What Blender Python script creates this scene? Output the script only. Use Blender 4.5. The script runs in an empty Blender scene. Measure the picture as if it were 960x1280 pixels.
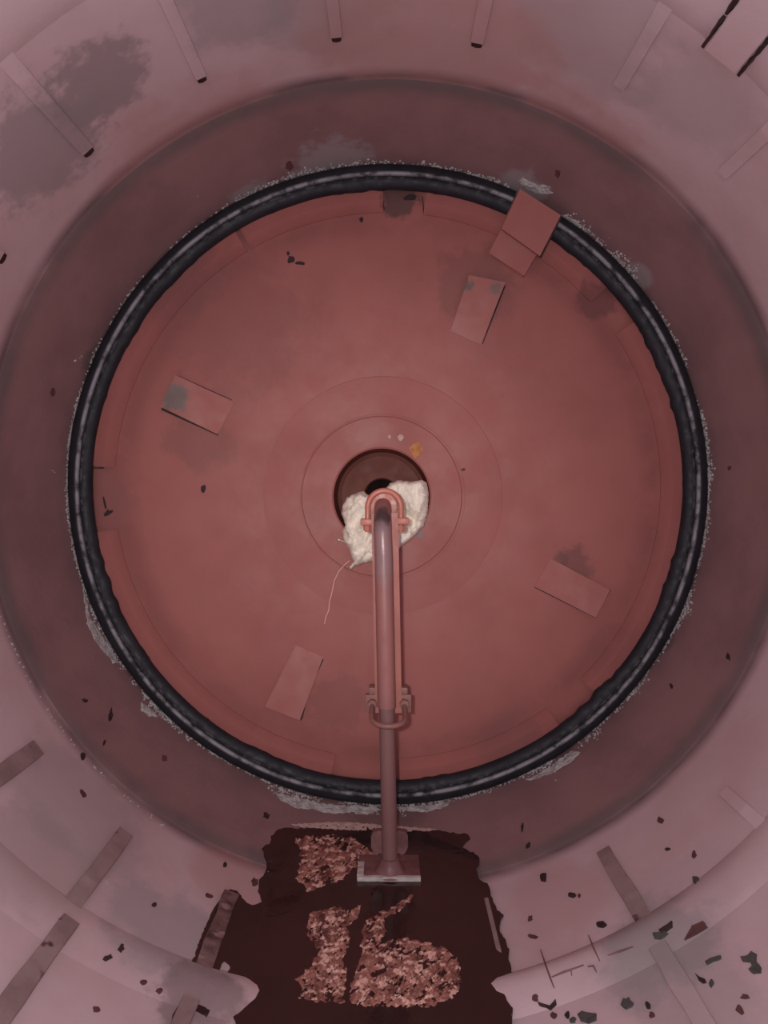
import bpy, bmesh, math, random
from mathutils import Vector, Matrix, Euler, noise
from mathutils.geometry import delaunay_2d_cdt
random.seed(7)
scene = bpy.context.scene
COL = scene.collection
PI = math.pi
ZA = 0.75            # height of the drum axis, metres
F = 900.0            # focal length in pixels of a 960x1280 frame
R0 = 0.75            # shell radius

# ------------------------------------------------------------------ camera
cd = bpy.data.cameras.new('camera'); cam = bpy.data.objects.new('camera', cd); COL.objects.link(cam)
cd.sensor_fit = 'VERTICAL'; cd.sensor_height = 36.0; cd.lens = F / 1280 * 36.0
cd.clip_start = 0.01
cam.location = (0, 0, ZA)
cam.rotation_euler = (PI/2 - math.atan(29/F), 0, math.atan(4/F))
scene.camera = cam
CM = cam.rotation_euler.to_matrix()

# ------------------------------------------------------------------ drum surfaces
PROFILE = [(-0.9, R0), (1.325, R0), (1.338, 0.7535), (1.352, 0.7535), (1.362, 0.747),
           (1.40, 0.741), (1.46, 0.7285), (1.53, 0.713), (1.575, 0.7035), (1.62, 0.698)]
def rad(y):
    for (a, ra), (b, rb) in zip(PROFILE, PROFILE[1:]):
        if y <= b: return ra + (rb-ra)*(y-a)/(b-a)
    return PROFILE[-1][1]
def yh(th): return 1.005+.0356*math.cos(th)-.0397*math.sin(th)
HOOP = ((-.25, .012), (.0, .008), (.45, -.002), (.85, -.014), (1, -.026), (.92, -.042), (.45, -.066), (0, -.084), (-.25, -.09))
def hoop_base(th): return .0035+.012*math.exp(-(((math.degrees(th) % 360)-281)/26)**2)
def hoop_h(th, y):
    d = y-yh(th)
    for (ka, a), (kb, b) in zip(HOOP, HOOP[1:]):
        if b <= d <= a: return max(0, hoop_base(th)*(ka+(kb-ka)*(a-d)/(a-b)))
    return 0.0
YD = 1.60
def ydisc(r): return YD + 0.022*max(0.0, 1-(r/0.66)**2)
WATER = 0.72         # water level below the axis
def ray(px, py):
    return (CM @ Vector(((px-480)/F, -(py-640)/F, -1))).normalized()
def on_plane(px, py, y):
    d = ray(px, py); t = y/d.y
    return Vector((d.x*t, y, ZA+d.z*t))
def hit(px, py, water=False):
    d = ray(px, py); t = 0.3; prev = t
    def inside(t):
        p = d*t; r = math.hypot(p.x, p.z)
        if r > rad(p.y)-(0 if water or p.y > 1.15 else hoop_h(math.atan2(p.z, p.x), p.y)): return False
        if p.y > ydisc(r): return False
        if water and p.z < -WATER: return False
        return True
    while inside(t) and t < 3: prev = t; t += 0.02
    a, b = prev, t
    for _ in range(30):
        m = (a+b)/2
        if inside(m): a = m
        else: b = m
    p = d*a
    if p.y > 1.55:                        # the raised rings round the hole
        rh = math.hypot(p.x-HX, p.z+ZA-HZ)*F/1.622
        p = p*(1-(.0055 if 60 < rh < 101 else .0043 if 101 <= rh < 149 else 0)/p.y)
    return Vector((p.x, p.y, p.z+ZA))
def nrm(p):
    x, z = p.x, p.z-ZA; r = math.hypot(x, z)
    if p.y > ydisc(r)-0.004 and r < 0.69: return Vector((0, -1, 0))
    s = (rad(p.y+0.01)-rad(p.y-0.01))/0.02
    return Vector((-x/r, s, -z/r)).normalized()
def ang(px, py): return math.atan2(-(py-611), px-484)
def cyl(th, r, y): return Vector((r*math.cos(th), y, ZA+r*math.sin(th)))
HUB = on_plane(477, 621, YD)
HX, HZ = HUB.x, HUB.z

# ------------------------------------------------------------------ materials
def N(t, typ, **kw):
    n = t.nodes.new(typ)
    for k, v in kw.items():
        if k in ('operation', 'blend_type', 'data_type', 'interpolation_type', 'feature', 'noise_dimensions', 'clamp_factor'): setattr(n, k, v)
        else: n.inputs[k].default_value = v
    return n
def mix(t, fac, a, b):
    n = t.nodes.new('ShaderNodeMix'); n.data_type = 'RGBA'
    for sock, v in ((n.inputs['Factor'], fac), (n.inputs[6], a), (n.inputs[7], b)):
        if isinstance(v, bpy.types.NodeSocket): t.links.new(v, sock)
        elif isinstance(v, tuple): sock.default_value = (*v, 1)
        else: sock.default_value = v
    return n.outputs[2]
def math_(t, op, a, b=0.0, c=0.0):
    n = t.nodes.new('ShaderNodeMath'); n.operation = op
    for i, v in enumerate((a, b, c)):
        if isinstance(v, bpy.types.NodeSocket): t.links.new(v, n.inputs[i])
        else: n.inputs[i].default_value = v
    return n.outputs[0]
def ramp(t, v, lo, hi, a=0.0, b=1.0):
    n = t.nodes.new('ShaderNodeMapRange'); n.interpolation_type = 'SMOOTHSTEP'
    t.links.new(v, n.inputs['Value'])
    n.inputs['From Min'].default_value = lo; n.inputs['From Max'].default_value = hi
    n.inputs['To Min'].default_value = a; n.inputs['To Max'].default_value = b
    return n.outputs['Result']
def nz(t, pos, scale, detail=4, rough=0.55, stretch=None):
    n = t.nodes.new('ShaderNodeTexNoise'); n.inputs['Scale'].default_value = scale
    n.inputs['Detail'].default_value = detail; n.inputs['Roughness'].default_value = rough
    if stretch:
        m = t.nodes.new('ShaderNodeMapping'); m.inputs['Scale'].default_value = stretch[:3]; m.inputs['Rotation'].default_value = (0, 0, stretch[3] if len(stretch) > 3 else 0)
        t.links.new(pos, m.inputs['Vector']); pos = m.outputs[0]
    t.links.new(pos, n.inputs['Vector'])
    return n.outputs['Fac']
def material(name, base, dark, rough=0.55, spec=0.35, var=6.0, bump=0.15, bscale=60.0, stains=(), ring=None,
             metal=0.0, fleck=None, coat=0.0, stretch=None, radial=(), rot=0.0):
    m = bpy.data.materials.new(name); m.use_nodes = True; t = m.node_tree
    b = t.nodes['Principled BSDF']
    pos = t.nodes.new('ShaderNodeNewGeometry').outputs['Position']
    n1 = nz(t, pos, var, 5, 0.6, stretch)
    col = mix(t, ramp(t, n1, 0.35, 0.7), base, dark)
    if fleck:
        fcol, fscale, lo, hi = fleck
        col = mix(t, ramp(t, nz(t, pos, fscale, 3, 0.6), lo, hi), col, fcol)
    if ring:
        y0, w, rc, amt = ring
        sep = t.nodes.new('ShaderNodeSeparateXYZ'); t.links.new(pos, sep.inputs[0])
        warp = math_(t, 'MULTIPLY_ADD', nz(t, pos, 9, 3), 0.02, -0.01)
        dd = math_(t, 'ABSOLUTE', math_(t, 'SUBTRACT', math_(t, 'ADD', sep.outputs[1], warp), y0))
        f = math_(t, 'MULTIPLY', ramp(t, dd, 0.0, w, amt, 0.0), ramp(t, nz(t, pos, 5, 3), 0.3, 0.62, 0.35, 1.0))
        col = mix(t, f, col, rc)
    for (r0, w, rc, amt, ns, lo, hi) in radial:
        sep = t.nodes.new('ShaderNodeSeparateXYZ'); t.links.new(pos, sep.inputs[0])
        zz = math_(t, 'SUBTRACT', sep.outputs[2], ZA)
        rr = math_(t, 'SQRT', math_(t, 'ADD', math_(t, 'MULTIPLY', sep.outputs[0], sep.outputs[0]), math_(t, 'MULTIPLY', zz, zz)))
        dd = math_(t, 'ABSOLUTE', math_(t, 'SUBTRACT', rr, r0))
        f = math_(t, 'MULTIPLY', ramp(t, dd, 0.0, w, amt, 0.0), ramp(t, nz(t, pos, ns, 5, 0.65), lo, hi))
        col = mix(t, f, col, rc)
    for (c, r, sc, amt, ns) in stains:
        v = t.nodes.new('ShaderNodeVectorMath'); v.operation = 'DISTANCE'
        t.links.new(pos, v.inputs[0]); v.inputs[1].default_value = c
        dist = math_(t, 'DIVIDE', v.outputs['Value'], r)
        w = math_(t, 'MULTIPLY_ADD', nz(t, pos, ns, 5, 0.65), 1.5, -0.75)
        f = ramp(t, math_(t, 'ADD', dist, w), 0.55, 1.0, amt, 0.0)
        col = mix(t, f, col, sc)
    t.links.new(col, b.inputs['Base Color'])
    b.inputs['Specular IOR Level'].default_value = spec
    b.inputs['Metallic'].default_value = metal
    b.inputs['Coat Weight'].default_value = coat
    t.links.new(ramp(t, nz(t, pos, var*2.5, 4), 0.3, 0.7, max(0.02, rough-0.1), min(1, rough+0.1)), b.inputs['Roughness'])
    if bump:
        bn = t.nodes.new('ShaderNodeBump'); bn.inputs['Strength'].default_value = bump; bn.inputs['Distance'].default_value = 0.004
        t.links.new(nz(t, pos, bscale, 4, 0.6, stretch), bn.inputs['Height']); t.links.new(bn.outputs[0], b.inputs['Normal'])
    return m
def S(px, py, rpx, colr, amt=0.8, ns=12.0):
    p = hit(px, py); d = (p-cam.location).length
    return (tuple(p), rpx*d/F*1.25, colr, amt, ns)
GREY = (0.33, 0.29, 0.30); DGREY = (0.10, 0.075, 0.075); RED = (0.40, 0.15, 0.14); SOOT = (0.05, 0.04, 0.04)
PINK = (0.60, 0.455, 0.485)
shell_stains = [S(125, 105, 55, (.29, .235, .245), .8, 28), S(55, 185, 75, (.31, .255, .265), .75, 28), S(50, 1080, 70, (.42, .33, .34), .6, 12), S(860, 1120, 70, (.46, .35, .37), .5, 9), S(300, 10, 60, GREY, .6, 14), S(410, 15, 70, GREY, .5, 10),
    S(740, 30, 90, GREY, .35, 9), S(870, 130, 70, GREY, .35, 9), S(210, 1165, 70, GREY, .6, 16), S(100, 1010, 80, GREY, .45, 10),
    S(250, 1245, 45, DGREY, .5, 25), S(820, 1170, 60, GREY, .75, 18), S(800, 1210, 50, GREY, .5, 14), S(880, 1240, 60, GREY, .4, 14),
    S(530, 50, 120, (0.48, 0.27, 0.26), .6, 5), S(240, 200, 110, (0.48, 0.27, 0.27), .6, 5), S(700, 210, 110, (0.48, 0.26, 0.26), .6, 5), S(300, 1100, 60, (0.48, 0.26, 0.26), .5, 6), S(700, 1130, 60, (0.50, 0.30, 0.30), .5, 6)]
M = {}
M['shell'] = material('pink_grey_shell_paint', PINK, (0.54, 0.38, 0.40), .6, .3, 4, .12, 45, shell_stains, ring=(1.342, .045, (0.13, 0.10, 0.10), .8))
M['rim'] = material('red_brown_rim_paint', (0.295, 0.168, 0.171), (0.235, 0.134, 0.140), .55, .3, 6, .15, 60,
    [S(415, 208, 45, GREY, .75, 30), S(315, 250, 28, GREY, .7, 30), S(655, 232, 26, GREY, .8, 30), S(800, 345, 16, GREY, .8, 30), S(125, 445, 25, (0.12, 0.09, 0.09), .7, 25),
     S(735, 830, 22, DGREY, .5, 25), S(690, 945, 28, DGREY, .5, 25), S(620, 960, 18, DGREY, .5, 25), S(480, 1020, 45, DGREY, .4, 25), S(830, 800, 18, DGREY, .5, 25)],
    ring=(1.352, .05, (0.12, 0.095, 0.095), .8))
M['head'] = material('red_oxide_cover_paint', (0.365, 0.125, 0.111), (0.33, 0.111, 0.10), .55, .3, 5, .10, 70,
    [S(290, 400, 85, (0.26, 0.095, 0.088), .5, 22), S(250, 545, 40, (0.22, 0.09, 0.08), .55, 25), S(590, 355, 45, (0.2, 0.085, 0.075), .5, 30),
     S(718, 706, 22, (0.16, 0.07, 0.065), .65, 45), S(700, 700, 10, (0.16, 0.07, 0.065), .6, 45), S(422, 880, 34, (0.22, 0.085, 0.08), .5, 40), S(220, 345, 50, (0.22, 0.09, 0.085), .6, 18),  # first two marks paint a shadow patch beside the right pad
     S(500, 248, 22, SOOT, .7, 40), S(745, 375, 22, (0.16, 0.06, 0.06), .7, 30), S(130, 620, 40, (0.24, 0.10, 0.09), .5, 18), S(525, 668, 4, (.2, .19, .21), .8, 40),
     S(620, 375, 25, (0.24, 0.09, 0.085), .5, 25), S(770, 810, 36, (0.24, 0.09, 0.085), .4, 20), S(640, 930, 40, (0.22, 0.09, 0.085), .5, 14), ],
    radial=[(.592, .05, (.20, .07, .065), .5, 7, .3, .6), (.655, .035, (.26, .085, .08), .45, 9, .35, .6)])  # first ring paints the shaded fillet inside the lips darker
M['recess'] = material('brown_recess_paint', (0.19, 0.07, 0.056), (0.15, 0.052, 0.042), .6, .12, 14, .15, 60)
M['pad'] = material('red_oxide_pad_paint', (0.368, 0.128, 0.114), (0.345, 0.118, 0.105), .55, .3, 7, .08, 80)
M['strip'] = material('dull_salmon_strip_paint', (0.42, 0.155, 0.125), (0.34, 0.125, 0.105), .5, .3, 9, .1, 80)
M['pad_grey'] = material('grey_scuffed_pad_paint', (0.368, 0.128, 0.114), (0.345, 0.118, 0.105), .55, .3, 7, .08, 80,
    [S(217, 496, 19, (0.155, 0.125, 0.12), .9, 45), S(583, 357, 10, (.12, .1, .09), .9, 50), S(618, 362, 12, (.16, .13, .12), .9, 50), S(746, 738, 9, (.18, .13, .12), .8, 50)])
M['bar'] = material('worn_grey_bar_paint', (0.33, 0.235, 0.235), (0.23, 0.155, 0.155), .55, .35, 14, .15, 60, fleck=((0.10, 0.04, 0.04), 22, .62, .7))
M['barp'] = material('pink_bar_paint', (0.52, 0.36, 0.37), (0.46, 0.31, 0.32), .6, .3, 6, .1, 60)
M['bead'] = material('brown_pink_weld_bead', (0.26, 0.13, 0.13), (0.15, 0.07, 0.07), .6, .3, 30, .2, 90)
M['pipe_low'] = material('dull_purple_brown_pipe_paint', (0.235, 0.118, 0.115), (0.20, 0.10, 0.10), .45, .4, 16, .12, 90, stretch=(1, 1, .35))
M['edge'] = material('dark_rust_and_shadow', (0.05, 0.025, 0.025), (0.03, 0.015, 0.015), .7, .3, 30, .3, 90)  # colours the rusty slots and the painted shadow strips
M['hoop'] = material('pink_hoop_paint', (0.51, 0.325, 0.335), (0.47, 0.28, 0.29), .6, .3, 6, .1, 60,
    [S(262, 1253, 14, (.1, .07, .08), .8, 40), S(800, 1190, 45, GREY, .6, 18), S(700, 1215, 12, (.2, .1, .1), .6, 40)])
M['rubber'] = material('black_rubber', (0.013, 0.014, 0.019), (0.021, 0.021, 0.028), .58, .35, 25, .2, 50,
    radial=[(.675, .0065, (0.36, 0.35, 0.38), .85, 26, .36, .60), (.666, .004, (0.13, 0.125, 0.14), .7, 55, .48, .6)])  # pale streaks paint the broken highlight along the ring, with wear
M['residue'] = material('pale_grey_residue', (0.60, 0.58, 0.58), (0.33, 0.31, 0.31), .75, .2, 60, .5, 150)
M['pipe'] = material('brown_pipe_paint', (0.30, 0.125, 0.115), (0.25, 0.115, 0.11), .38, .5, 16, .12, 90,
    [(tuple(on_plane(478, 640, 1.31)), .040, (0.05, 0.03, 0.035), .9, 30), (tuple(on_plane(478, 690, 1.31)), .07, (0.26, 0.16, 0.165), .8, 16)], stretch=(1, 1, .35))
M['bolt'] = material('salmon_bolt_paint', (0.50, 0.17, 0.125), (0.44, 0.145, 0.11), .45, .4, 25, .1, 120)
M['bolt2'] = material('dull_brown_bolt_paint', (0.27, 0.125, 0.11), (0.20, 0.09, 0.08), .5, .4, 25, .15, 120)
M['foot'] = material('brown_foot_paint', (0.25, 0.12, 0.12), (0.14, 0.06, 0.06), .5, .4, 20, .2, 90)
M['rimwhite'] = material('pale_worn_rim', (0.62, 0.56, 0.54), (0.42, 0.33, 0.31), .55, .4, 40, .4, 120, fleck=((0.2, 0.1, 0.09), 70, .62, .68))
M['rag'] = material('dirty_white_cloth', (0.90, 0.83, 0.73), (0.83, 0.74, 0.62), .9, .1, 18, .5, 110)
M['thread'] = material('reddened_thread', (0.78, 0.42, 0.35), (0.7, 0.34, 0.28), .9, .1, 30, 0)
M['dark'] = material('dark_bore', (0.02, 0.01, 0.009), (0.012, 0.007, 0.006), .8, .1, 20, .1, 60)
M['flake'] = material('dark_rust_flake', (0.055, 0.034, 0.036), (0.035, 0.022, 0.024), .75, .2, 60, .4, 150)
M['flake_brown'] = material('brown_rust_flake', (0.14, 0.06, 0.06), (0.10, 0.045, 0.045), .75, .2, 60, .4, 150)
M['flake_grey'] = material('grey_green_flake', (0.10, 0.095, 0.09), (0.07, 0.065, 0.07), .75, .2, 60, .4, 150)
M['flake_gold'] = material('ochre_rust_flake', (0.55, 0.24, 0.09), (0.35, 0.14, 0.07), .8, .2, 60, .4, 150)
M['flake_pale'] = material('pale_flake', (0.55, 0.40, 0.36), (0.45, 0.3, 0.28), .8, .2, 60, .4, 150)
M['sludge'] = material('coppery_sludge', (0.40, 0.175, 0.14), (0.12, 0.04, 0.036), .4, .5, 42, .5, 120, fleck=((0.74, 0.45, 0.38), 70, .50, .60), stretch=(1, .4, 1, .6))
M['wetbar'] = material('wet_mottled_bar', (0.20, 0.12, 0.12), (0.04, 0.02, 0.02), .3, .5, 30, .3, 80, fleck=((0.3, 0.2, 0.2), 26, .6, .7))
# water: a shallow opaque rusty liquid with a glossy rippled surface
def liquid():
    m = material('rusty_water', (0.029, 0.014, 0.014), (0.042, 0.017, 0.017), .12, .5, 9, .25, 22)
    return m
M['water'] = liquid()

# ------------------------------------------------------------------ mesh helpers
def link(name, verts, faces, mat, parent=None, smooth=True, sharp=35):
    """one mesh object; verts in world coordinates"""
    vs = [Vector(v) for v in verts]
    if parent is None:
        c = Vector((sum(v.x for v in vs), sum(v.y for v in vs), sum(v.z for v in vs)))/len(vs); off = c
    else:
        off = Vector(parent.location); p = parent.parent
        while p: off = off + Vector(p.location); p = p.parent
    me = bpy.data.meshes.new(name); me.from_pydata([v-off for v in vs], [], faces)
    bm = bmesh.new(); bm.from_mesh(me); bmesh.ops.recalc_face_normals(bm, faces=bm.faces); bm.to_mesh(me); bm.free()
    me.materials.append(mat if not isinstance(mat, str) else M[mat])
    if smooth:
        for p in me.polygons: p.use_smooth = True
        me.set_sharp_from_angle(angle=math.radians(sharp))
    o = bpy.data.objects.new(name, me); COL.objects.link(o)
    if parent is None: o.location = off
    else: o.parent = parent
    return o
def tag(o, label=None, cat=None, group=None, kind=None):
    if label: o['label'] = label
    if cat: o['category'] = cat
    if group: o['group'] = group
    if kind: o['kind'] = kind
    return o
def empty(name, loc):
    o = bpy.data.objects.new(name, None); COL.objects.link(o); o.location = loc; o.empty_display_size = .05
    return o
def lathe(prof, seg=192, cx=0.0, cz=ZA, a0=0.0, a1=2*PI, closed_prof=False):
    """prof: list of (r, y) turned about the Y direction"""
    full = abs(a1-a0-2*PI) < 1e-6
    n = seg if full else seg+1; k = len(prof); v = []; f = []
    for i in range(n):
        th = a0+(a1-a0)*i/seg
        for r, y in prof: v.append((cx+r*math.cos(th), y, cz+r*math.sin(th)))
    for i in range(seg):
        j = (i+1) % n
        for q in range(k if closed_prof else k-1):
            q2 = (q+1) % k
            f.append((i*k+q, i*k+q2, j*k+q2, j*k+q))
    if not full and closed_prof:
        f.append(tuple(range(k))); f.append(tuple((n-1)*k+q for q in range(k)))
    return v, f
def tube(path, r, seg=16, caps=True, rf=None):
    v = []; f = []; up = None; n = len(path); P = [Vector(p) for p in path]
    for i, p in enumerate(P):
        t = (P[min(i+1, n-1)]-P[max(i-1, 0)]).normalized()
        if up is None: up = Vector((0, 0, 1)) if abs(t.z) < .9 else Vector((1, 0, 0))
        s = t.cross(up).normalized(); up = s.cross(t).normalized()
        rr = r if rf is None else rf(i/(n-1))
        for k in range(seg):
            a = 2*PI*k/seg; v.append(p+(s*math.cos(a)+up*math.sin(a))*rr)
    for i in range(n-1):
        for k in range(seg): f.append((i*seg+k, i*seg+(k+1) % seg, (i+1)*seg+(k+1) % seg, (i+1)*seg+k))
    if caps: f.append(tuple(range(seg))); f.append(tuple((n-1)*seg+k for k in range(seg)))
    return v, f
def box(c, sx, sy, sz, bev=0.0015, rot=None):
    bm = bmesh.new(); bmesh.ops.create_cube(bm, size=1)
    bmesh.ops.scale(bm, vec=(sx, sy, sz), verts=bm.verts)
    if bev: bmesh.ops.bevel(bm, geom=bm.edges[:], offset=bev, segments=2, affect='EDGES', profile=.5)
    if rot: bmesh.ops.transform(bm, matrix=rot.to_4x4(), verts=bm.verts)
    bmesh.ops.translate(bm, vec=c, verts=bm.verts)
    bm.verts.index_update(); v = [x.co.copy() for x in bm.verts]; f = [tuple(q.index for q in p.verts) for p in bm.faces]; bm.free()
    return v, f
def join(*parts):
    v = []; f = []
    for pv, pf in parts:
        o = len(v); v += list(pv); f += [tuple(i+o for i in q) for q in pf]
    return v, f
def hexprism(c, axis, r, h):
    ax = Vector(axis).normalized(); s = ax.orthogonal().normalized(); u = ax.cross(s); c = Vector(c)
    v = []; prof = [(-.5, .88), (-.42, 1), (.42, 1), (.5, .88)]
    for dz, k in prof:
        for i in range(6): a = PI/3*i; v.append(c+ax*h*dz+(s*math.cos(a)+u*math.sin(a))*r*k)
    f = [tuple(range(6)), tuple(18+i for i in range(6))]
    for l in range(3):
        for i in range(6): f.append((l*6+i, l*6+(i+1) % 6, (l+1)*6+(i+1) % 6, (l+1)*6+i))
    return v, f
def inpoly(x, y, P):
    c = False; j = len(P)-1
    for i in range(len(P)):
        if (P[i][1] > y) != (P[j][1] > y) and x < (P[j][0]-P[i][0])*(y-P[i][1])/(P[j][1]-P[i][1])+P[i][0]: c = not c
        j = i
    return c
def edged(x, y, P):
    best = 1e9
    for i in range(len(P)):
        a = P[i-1]; b = P[i]; dx, dy = b[0]-a[0], b[1]-a[1]; L = dx*dx+dy*dy or 1e-9
        t = max(0, min(1, ((x-a[0])*dx+(y-a[1])*dy)/L)); best = min(best, math.hypot(x-a[0]-t*dx, y-a[1]-t*dy))
    return best
def rough_poly(P, step, amp, sc=.2, seed=0):
    out = []
    for i in range(len(P)):
        a = P[i]; b = P[(i+1) % len(P)]; L = math.hypot(b[0]-a[0], b[1]-a[1]); n = max(1, int(L/step))
        for k in range(n):
            x = a[0]+(b[0]-a[0])*k/n; y = a[1]+(b[1]-a[1])*k/n
            q = noise.noise_vector(Vector((x*sc, y*sc, seed)))
            out.append((x+q.x*amp, y+q.y*amp))
    return out
def cdt(P, grid):
    pts = [Vector(p) for p in P]; n = len(pts)
    xs = [p[0] for p in P]; ys = [p[1] for p in P]
    if grid:
        y = min(ys)+grid/2; row = 0
        while y < max(ys):
            x = min(xs)+grid/2*(1+row % 2)
            while x < max(xs):
                if inpoly(x, y, P) and edged(x, y, P) > grid*.4: pts.append(Vector((x, y)))
                x += grid
            y += grid*.87; row += 1
    r = delaunay_2d_cdt(pts, [(i, (i+1) % n) for i in range(n)], [], 1, 1e-4)
    V = r[0]; T = [t for t in r[2]]
    cnt = {}
    for t in T:
        for i in range(len(t)):
            e = (t[i], t[(i+1) % len(t)]); cnt[tuple(sorted(e))] = cnt.get(tuple(sorted(e)), 0)+1
    bnd = [e for e, c in cnt.items() if c == 1]
    return V, T, bnd
def slab(P, thick, grid=0, water=False, bulge=0.0, bumps=0.0, bsc=.1, sink=0.001, seed=0, streak=0.0):
    """a piece whose outline is traced on the photo, laid on the real drum surface with real thickness"""
    V, T, bnd = cdt(P, grid); n = len(V); top = []; bot = []
    for q in V:
        p = hit(q[0], q[1], water)
        nn = Vector((0, 0, 1)) if (water and p.z-ZA < -WATER+2e-4) else nrm(p)
        e = edged(q[0], q[1], P)
        h = thick+bulge*min(1, e/6)+ (bumps*noise.noise(Vector((q[0]*bsc, q[1]*bsc, seed)))*min(1, e/3) if bumps else 0)
        if streak:
            u = q[0]*.82-q[1]*.57; w_ = q[0]*.57+q[1]*.82
            h = .0012+streak*min(1, e/9)*(.27+noise.noise(Vector((u*.05, w_*.11, 3)))*.8+noise.noise(Vector((u*.2, w_*.5, 6)))*.9)
            if e < .2: h = -.002
            h = max(h, -.003); top.append(p+nn*h); bot.append(p-nn*sink); continue
        top.append(p+nn*max(.0004, h)); bot.append(p-nn*sink)
    f = [tuple(t) for t in T]+[tuple(reversed([i+n for i in t])) for t in T]
    for a, b in bnd: f.append((a, b, b+n, a+n))
    return top+bot, f

# ------------------------------------------------------------------ the setting: drum shell, rim, near end
sh = [(R0, y) for y in [-0.9+i*0.1 for i in range(23)]]
sh = [(r, y) for r, y in sh if y < 1.32] + [(R0, 1.325), (.7535, 1.338), (.7535, 1.35), (.79, 1.35), (.79, -0.9)]
v, f = lathe(sh, 256, closed_prof=True)
o = link('wall_shell', v, f, 'shell', sharp=50); tag(o, 'pink grey painted cylindrical steel drum shell seen from inside', 'wall', kind='structure')
rp = [(.7535, 1.35), (.747, 1.362), (.741, 1.40), (.735, 1.43), (.7285, 1.46), (.7205, 1.495), (.713, 1.53), (.7035, 1.575), (.698, 1.62), (.698, 1.68), (.79, 1.68), (.79, 1.35)]
v, f = lathe(rp, 256, closed_prof=True)
o = link('wall_rim', v, f, 'rim', sharp=50); tag(o, 'darker red brown tapering rim band between the shell and the black rubber ring', 'wall', kind='structure')
v, f = lathe([(.79, -0.9), (.28, -0.9), (.28, -0.94), (.79, -0.94)], 128, closed_prof=True)
o = link('wall_front', v, f, 'shell'); tag(o, 'near end of the drum with the round manhole behind the camera', 'wall', kind='structure')

# ------------------------------------------------------------------ end cover with its parts
cover = empty('end_cover', (HX, YD, HZ))
tag(cover, 'large round red brown steel end cover with a central hole, inside the black ring', 'cover')
# main plate: outer edge round the drum axis, inner edge round the hub
v = []; f = []; K = 26; SEG = 192
RH = .112
for i in range(SEG):
    th = 2*PI*i/SEG
    for k in range(K+1):
        s = k/K; r = RH+(.697-RH)*s
        cx = HX*(1-s); cz = HZ*(1-s)+ZA*s
        x = cx+r*math.cos(th); z = cz+r*math.sin(th)
        v.append((x, ydisc(math.hypot(x, z-ZA)), z))
    for k in range(2):
        r = .697 if k == 0 else RH
        v.append(((HX if k else 0)+r*math.cos(th), 1.66, (HZ if k else ZA)+r*math.sin(th)))
W = K+3
for i in range(SEG):
    j = (i+1) % SEG
    for k in range(W): f.append((i*W+k, i*W+(k+1) % W, j*W+(k+1) % W, j*W+k))
link('cover_plate', v, f, 'head', cover, sharp=50)
yc = ydisc(0)
# stepped boss rings round the hole (radii measured on the photo)
def rpx(p, y=yc): return p*y/F
v, f = lathe([(rpx(150), yc+.012), (rpx(150), yc-.0028), (rpx(149), yc-.004), (rpx(147), yc-.0042), (rpx(103), yc-.0042), (rpx(103), yc+.012)], 160, HX+.002, HZ, closed_prof=True)
link('hub_ring', v, f, 'head', cover, sharp=25)
v, f = lathe([(rpx(100.5), yc+.016), (rpx(100.5), yc-.0035), (rpx(99), yc-.0055), (rpx(62), yc-.0055), (rpx(60), yc-.003), (rpx(60), yc+.016)], 160, HX, HZ, closed_prof=True)
link('hub_ring', v, f, 'head', cover, sharp=25)
v, f = lathe([(rpx(102.6), yc+.010), (rpx(100.6), yc+.010)], 128, HX, HZ)
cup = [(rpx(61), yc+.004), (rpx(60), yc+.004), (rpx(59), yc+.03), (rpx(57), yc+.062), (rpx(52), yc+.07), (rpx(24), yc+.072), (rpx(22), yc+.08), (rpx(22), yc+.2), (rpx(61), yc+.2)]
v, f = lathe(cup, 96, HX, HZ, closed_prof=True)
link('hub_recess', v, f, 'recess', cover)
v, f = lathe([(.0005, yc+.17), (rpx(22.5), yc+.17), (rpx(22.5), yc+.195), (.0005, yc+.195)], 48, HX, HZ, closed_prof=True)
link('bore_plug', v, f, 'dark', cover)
# wedge pads: proud at the outer end, flush toward the hub
def wedge(poly, h_out, name, mat):
    a, b, c, d = [hit(*p) for p in poly]      # a,b outer edge; c,d inner edge
    rows = []; n = 8
    vv = []; ff = []
    for i in range(n+1):
        s = i/n
        for q, lift in ((a.lerp(d, s), 1), (b.lerp(c, s), 1), (b.lerp(c, s), 0), (a.lerp(d, s), 0)):
            h = (h_out*(1-s)+.0012) if lift else -.012
            vv.append(Vector((q.x, q.y-h, q.z)))
    for i in range(n):
        for k in range(4): ff.append((i*4+k, i*4+(k+1) % 4, i*4+4+(k+1) % 4, i*4+4+k))
    ff.append((0, 1, 2, 3)); ff.append((n*4+3, n*4+2, n*4+1, n*4))
    return link(name, vv, ff, mat, cover, sharp=20)
wedge([(203, 509), (222, 470), (293, 503), (272, 543)], .016, 'mounting_pad', 'pad_grey')['label'] = 'mounting pad with a bare grey outer end'
wedge([(585, 347), (630, 356), (601, 431), (563, 414)], .018, 'mounting_pad', 'pad_grey')
wedge([(759, 736), (741, 770), (668, 733), (688, 698)], .020, 'mounting_pad', 'pad_grey')
wedge([(333, 880), (376, 897), (404, 821), (370, 806)], .018, 'mounting_pad', 'pad')
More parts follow.
